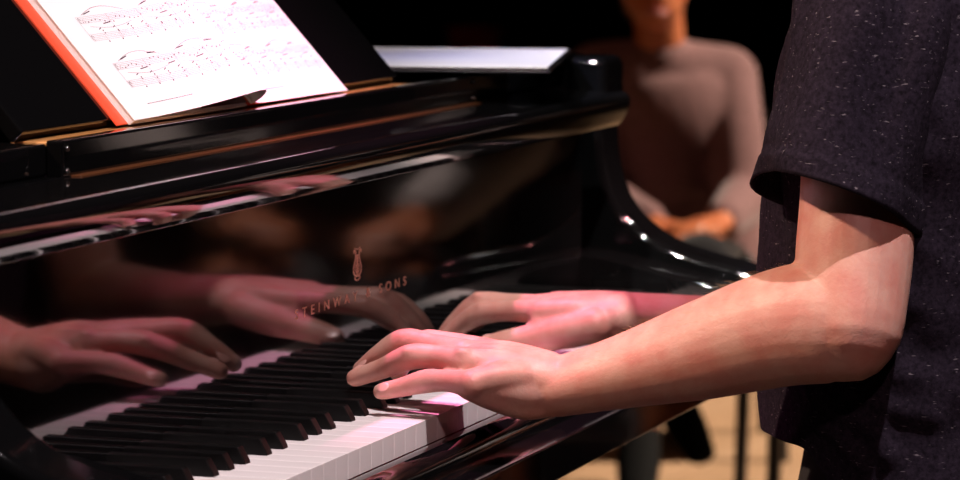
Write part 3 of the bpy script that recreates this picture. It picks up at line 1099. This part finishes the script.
# ------------------------------------------------------------------ seated people in the background
def seated(J, label, m_top, m_leg, m_skin, m_hair, group=None, sc_=1.0, vest=False):
    """J: world points for the joints of a seated figure facing the piano"""
    root = thing('person', label, 'person', Vector((J['pelvis'].x, J['pelvis'].y, 0)))
    fwd = J['fwd'].normalized()
    side = Vector((-fwd.y, fwd.x, 0))
    k = sc_
    bm = bmesh.new()

    def ch(names, rads, bmx, up=(0, 0, 1)):
        tube(bmx, [tuple(J[n] if isinstance(n, str) else n) for n in names], [tuple(v * k for v in r) if isinstance(r, tuple) else r * k for r in rads], up)

    up_f = tuple(fwd)
    mid = (J['sh_l'] + J['sh_r']) / 2
    ch(['pelvis', 'waist', 'chest', mid, 'neck'], [(.16, .11), (.14, .095), (.16, .10), (.12, .075), (.05, .05)], bm, up_f)
    ch(['sh_l', mid, 'sh_r'], [.05, .06, .05], bm)
    ch(['neck', 'head'], [.055, .055], bm)
    rot = Matrix((side, fwd, Vector((0, 0, 1)))).transposed()
    h = J['head']
    ball(bm, h, .076 * k, .096 * k, .112 * k, rot)
    ball(bm, h + fwd * .035 * k - Vector((0, 0, .05 * k)), .056 * k, .06 * k, .062 * k, rot)
    ball(bm, h + fwd * .098 * k - Vector((0, 0, .022 * k)), .012 * k, .016 * k, .018 * k, rot)
    for s in (-1, 1):
        ball(bm, h + side * s * .077 * k - Vector((0, 0, .01 * k)), .008 * k, .02 * k, .03 * k, rot)
        sd = 'l' if s < 0 else 'r'
        ch(['sh_' + sd, 'el_' + sd], [.047, .038], bm, up_f)
        ch(['el_' + sd, 'wr_' + sd], [.038, .026], bm)
        w, e, hd = J['wr_' + sd], J['el_' + sd], J['hand_' + sd]
        ch(['wr_' + sd, (J['wr_' + sd] + hd) / 2], [(.028, .022), (.04, .019)], bm)
        base = (w + hd) / 2
        t = (hd - base)
        sx_ = t.cross(Vector((0, 0, 1))).normalized()
        for q, ln in ((-1.5, .8), (-.5, 1), (.5, 1.05), (1.5, .9)):
            a0 = base + sx_ * q * .018 * k
            a1 = a0 + t * ln * .6 + Vector((0, 0, .006 * k))
            a2 = a0 + t * ln * 1.05 - Vector((0, 0, .018 * k))
            tube(bm, [tuple(a0), tuple(a1), tuple(a2)], [.0095 * k, .009 * k, .007 * k], n=10, sub=3)
        a0 = base - t * .5 - sx_ * s * .025 * k
        tube(bm, [tuple(a0), tuple(a0 + t * .5 - sx_ * s * .025 * k), tuple(a0 + t * 1.1 - sx_ * s * .03 * k)], [.014 * k, .011 * k, .008 * k], n=10, sub=3)
        ch(['hip_' + sd, 'kn_' + sd, 'an_' + sd], [.075, .055, .036], bm, (side.x, side.y, .1))
        ch(['an_' + sd, J['an_' + sd] * .45 + J['toe_' + sd] * .55], [.03, .017], bm)
    blob('body', bm, m_skin, root, .0055, 3)
    bm = bmesh.new()
    ch(['pelvis', 'waist', 'chest', mid, mid + (J['neck'] - mid) * .45], [(.19, .14), (.175, .125), (.185, .125), (.13, .095), (.07, .07)], bm, up_f)
    ch(['sh_l', mid, 'sh_r'], [.068, .078, .068], bm)
    for sd in 'lr':
        ch(['sh_' + sd, (J['sh_' + sd] + J['el_' + sd]) / 2 + Vector((0, 0, .004)), 'el_' + sd], [.068, .064, .06], bm, up_f)
        ch(['el_' + sd, J['el_' + sd] * .12 + J['wr_' + sd] * .88], [.06, .045], bm)

    def mv(c):
        n_ = noise.noise(Vector((c.x * 7, c.y * 7, c.z * 3.5)))
        return c + (c - Vector((J['chest'].x, J['chest'].y, c.z))).normalized() * (.016 * n_)
    blob('sweater', bm, m_top, root, .008, 4, move=mv)
    if vest:
        bm = bmesh.new()
        ch(['pelvis', 'waist', 'chest', mid], [(.195, .15), (.182, .135), (.175, .137), (.10, .105)], bm, up_f)
        blob('vest', bm, M_TROUSER, root, .008, 4)
    bm = bmesh.new()
    ch(['pelvis', J['pelvis'] - Vector((0, 0, .04))], [(.18, .14), (.18, .14)], bm, up_f)
    for sd in 'lr':
        ch(['hip_' + sd, 'kn_' + sd], [.095, .075], bm, (0, 0, 1))
        ch(['kn_' + sd, J['kn_' + sd] * .52 + J['an_' + sd] * .48], [.07, .05], bm, up_f)
    blob('trousers', bm, m_leg, root, .008, 4)
    for sd in 'lr':
        bm = bmesh.new()
        an, toe = J['an_' + sd], J['toe_' + sd]
        ch([an - (toe - an) * .25, an * .5 + toe * .5, toe], [(.042, .044), (.046, .036), (.038, .024)], bm, (0, 0, 1))
        for v in bm.verts:
            v.co.z = max(v.co.z, .0015)
        bm_obj('shoe', bm, M_SHOE, root)
    bm = bmesh.new()
    ball(bm, h - fwd * .012 * k + Vector((0, 0, .024 * k)), .085 * k, .102 * k, .104 * k, rot)
    ball(bm, h - fwd * .05 * k - Vector((0, 0, .04 * k)), .074 * k, .065 * k, .08 * k, rot)
    blob('hair', bm, m_hair, root, .007, 3)
    face(h, fwd, k, root, m_hair)
    return root


def chair(loc, fwd, seat_z, label, k=1.0, seat_m=None, back=True):
    root = thing('chair' if back else 'stool', label, 'chair' if back else 'stool', Vector((loc.x, loc.y, 0)))
    fwd = fwd.normalized()
    side = Vector((-fwd.y, fwd.x, 0))

    def P_(s, f, z):
        return Vector((loc.x, loc.y, 0)) + side * s * k + fwd * f * k + Vector((0, 0, z))
    bm = bmesh.new()
    pts = [P_(-.21, -.2, 0), P_(.21, -.2, 0), P_(.22, .22, 0), P_(-.22, .22, 0)]
    a = [bm.verts.new(p + Vector((0, 0, seat_z - .04))) for p in pts]
    b = [bm.verts.new(p + Vector((0, 0, seat_z))) for p in pts]
    bm.faces.new(a[::-1]); bm.faces.new(b)
    for i in range(4):
        bm.faces.new((a[i], a[(i + 1) % 4], b[(i + 1) % 4], b[i]))
    bm_obj('seat', bm, seat_m or M_LEATHER, root, .012, 3)
    for s in (-.19, .19):
        for f, top in ((.19, seat_z - .03), (-.19, seat_z + .42 if back else seat_z - .03)):
            bm = bmesh.new()
            tube(bm, [tuple(P_(s * 1.04, f * 1.06, 0)), tuple(P_(s, f, seat_z - .03)), tuple(P_(s, f - (.07 if f < 0 else 0), top))], [.012, .013, .012], up=tuple(side), n=12, sub=3, cap=False)
            bm_obj('leg' if f > 0 or not back else 'rear_leg', bm, M_CHAIR, root)
    if not back:
        return root
    bm = bmesh.new()
    for z0, z1 in ((.22, .43),):
        rows = []
        for j in range(2):
            rows.append([])
            for i in range(9):
                q = i / 8 * 2 - 1
                for dz in (z0, z1):
                    rows[j].append(bm.verts.new(P_(q * .2, -.205 - .07 * (dz / .42) - .03 * (1 - q * q) - j * .018, seat_z + dz)))
        for i in range(8):
            for j in range(2):
                r = rows[j]
                f_ = (r[2 * i], r[2 * i + 2], r[2 * i + 3], r[2 * i + 1])
                bm.faces.new(f_ if j == 0 else f_[::-1])
            for e in (0, 1):
                bm.faces.new((rows[0][2 * i + e], rows[1][2 * i + e], rows[1][2 * i + 2 + e], rows[0][2 * i + 2 + e]))
        for i in (0, 8):
            bm.faces.new((rows[0][2 * i], rows[0][2 * i + 1], rows[1][2 * i + 1], rows[1][2 * i]))
    bm_obj('backrest', bm, seat_m or M_LEATHER, root, .005, 2)
    return root


D = 7000
fw = Vector((-.93, -.33, 0)).normalized()
J = dict(fwd=fw, pelvis=A(682, 262, D + 120), waist=A(680, 195, D + 90), chest=A(672, 118, D + 40), neck=A(660, 42, D), head=A(655, -22, D - 60),
         sh_l=A(597, 72, D + 20), sh_r=A(727, 76, D + 30), el_l=A(592, 195, D - 40), el_r=A(742, 200, D - 60),
         wr_l=A(655, 226, D - 260), wr_r=A(722, 222, D - 280), hand_l=A(692, 234, D - 350), hand_r=A(676, 232, D - 400),
         hip_l=A(650, 275, D + 60), hip_r=A(712, 275, D + 60), kn_l=A(630, 288, D - 420), kn_r=A(700, 268, D - 430),
         an_l=A(640, 436, D - 330), an_r=A(672, 398, D - 560), toe_l=A(637, 490, D - 520), toe_r=A(700, 453, D - 600))
J['toe_l'].z = max(J['toe_l'].z, .03)
J['an_l'].z = max(J['an_l'].z, .08)
M_SKIN2 = mat_skin('orange_lit_skin', (0.48, 0.155, 0.062), (0.40, 0.10, 0.04), .05)  # orange stage light is worked into this skin colour
seated(J, 'seated person in a dusty pink sweater with hands folded in the lap behind the piano', M_SWEATER, M_TROUSER, M_SKIN2, M_HAIR, sc_=.88)
p = J['pelvis']
chair(Vector((p.x, p.y, 0)) - fw * .02, fw, p.z - .15, 'dark chair under the seated person in the pink sweater', .95)
p = A(869, 440, 6250)
chair(Vector((p.x, p.y, 0)), Vector((-.926, -.377, 0)), .45, 'empty dark stool behind the pianist with two slim legs in view', back=False)


def template(base, fwd):
    fwd = fwd.normalized()
    sd = Vector((-fwd.y, fwd.x, 0))
    q = lambda s, f, z: Vector((base.x, base.y, 0)) + sd * s + fwd * f + Vector((0, 0, z))
    return dict(fwd=fwd, pelvis=q(0, 0, .56), waist=q(0, 0, .72), chest=q(0, .0, .92), neck=q(0, .02, 1.1), head=q(0, .05, 1.27),
                sh_l=q(-.18, 0, 1.03), sh_r=q(.18, 0, 1.03), el_l=q(-.24, .06, .76), el_r=q(.24, .06, .76), wr_l=q(-.12, .28, .66), wr_r=q(.12, .28, .66),
                hand_l=q(-.06, .42, .64), hand_r=q(.05, .42, .65), hip_l=q(-.09, .04, .53), hip_r=q(.09, .04, .53), kn_l=q(-.12, .44, .53), kn_r=q(.12, .44, .53),
                an_l=q(-.12, .46, .09), an_r=q(.12, .46, .09), toe_l=q(-.13, .62, .035), toe_r=q(.13, .62, .035))


m_ = A(352, 220, 5200)
b_ = Vector((m_.x, 2 * .126 - m_.y, 0))
f_ = Vector((-.97, .25, 0))
seated(template(b_, f_), 'person in a pale grey sweater mirrored dimly in the fallboard above the maker name', M_GREYSW, M_TROUSER, M_SKIN2, M_HAIR, vest=True)
chair(b_ - f_.normalized() * .03, f_, .40, 'dark chair under the pale sweatered person mirrored in the fallboard')

p = A(474, 60, 12000)
chair(Vector((p.x, p.y, 0)), Vector((-.9, -.3, 0)), .19, 'small red upholstered chair far back in the dark hall', .5, M_REDSEAT)


# ------------------------------------------------------------------ light
def spot(name, loc, target, power, color, angle=30, radius=.08, blend=.4):
    d = bpy.data.lights.new(name, 'SPOT')
    d.energy = power
    d.color = color
    d.spot_size = math.radians(angle)
    d.spot_blend = blend
    d.shadow_soft_size = radius
    o = bpy.data.objects.new(name, d)
    COL.objects.link(o)
    o.location = loc
    o.rotation_euler = (Vector(target) - Vector(loc)).to_track_quat('-Z', 'Y').to_euler()
    return o


spot('stage_spot_score', V(-900, -1550, 5000), V(330, 20, 90), 1650, (1.0, .85, .88), 16, .05, .7)
spot('stage_spot_pink', V(900, 1300, 4900), V(590, 40, 40), 2700, (1.0, .24, .52), 6.5, .1, .8)
spot('pink_side_fill', V(-2600, -1500, 2300), V(430, -130, 60), 150, (1.0, .58, .58), 15, .1, .6)  # added pinkish fill that lifts the shaded side of hand and arm
spot('stage_spot_warm', V(-1300, 2700, 3100), V(380, -330, 110), 1000, (1.0, .66, .48), 12, .1, .6)
spot('folder_fill_spot', V(2600, 3800, 4600), V(1170, 230, 230), 950, (1.0, .9, .9), 7, .1, .5)  # extra lamp added only to brighten the folder
spot('stage_wash_floor', V(6400, -4200, 5200), V(5000, 1100, -730), 5600, (1.0, .82, .66), 20, .2)
spot('stage_wash_seated', V(2200, 2600, 3600), V(4700, 950, 0), 45, (1.0, .45, .28), 16, .2)
spot('mirrored_person_fill', V(3000, -2600, 5000), V(m_.x * 1000, (b_.y) * 1000, 0), 1700, (1.0, .85, .8), 22, .2)  # lamp added so the person's reflection shows in the fallboard


# narrow beams on the scrolled treble arm: lamps that glint in its lacquer
for k, (x, y, z, c) in enumerate(((4200, -3000, 4600, (1, .95, .9)), (-1800, 2600, 4800, (.25, .3, 1)), (-1600, -1800, 4800, (1, .95, .9)), (2600, 3600, 4600, (1, .9, .85)),
                                  (-3600, 200, 4300, (1, .95, .9)), (1200, -3600, 4600, (1, .3, .3)), (-2800, 1500, 3600, (1, .95, .9)))):
    spot('stage_spot_arm', V(x, y, z), V(1300, 20, 60), 1500, c, 3.4, .07, .3)

w = bpy.data.worlds.new('hall_dark')
sc.world = w
w.use_nodes = True
w.node_tree.nodes['Background'].inputs[0].default_value = (0.010, 0.006, 0.006, 1)
w.node_tree.nodes['Background'].inputs[1].default_value = 0.5

sc.view_settings.view_transform = 'Standard'
sc.view_settings.look = 'None'
sc.view_settings.exposure = 0.0
sc.view_settings.gamma = 1.0
sc.view_settings.use_curve_mapping = False
sc.cycles.use_denoising = True
sc.cycles.max_bounces = 8
sc.cycles.sample_clamp_indirect = 4
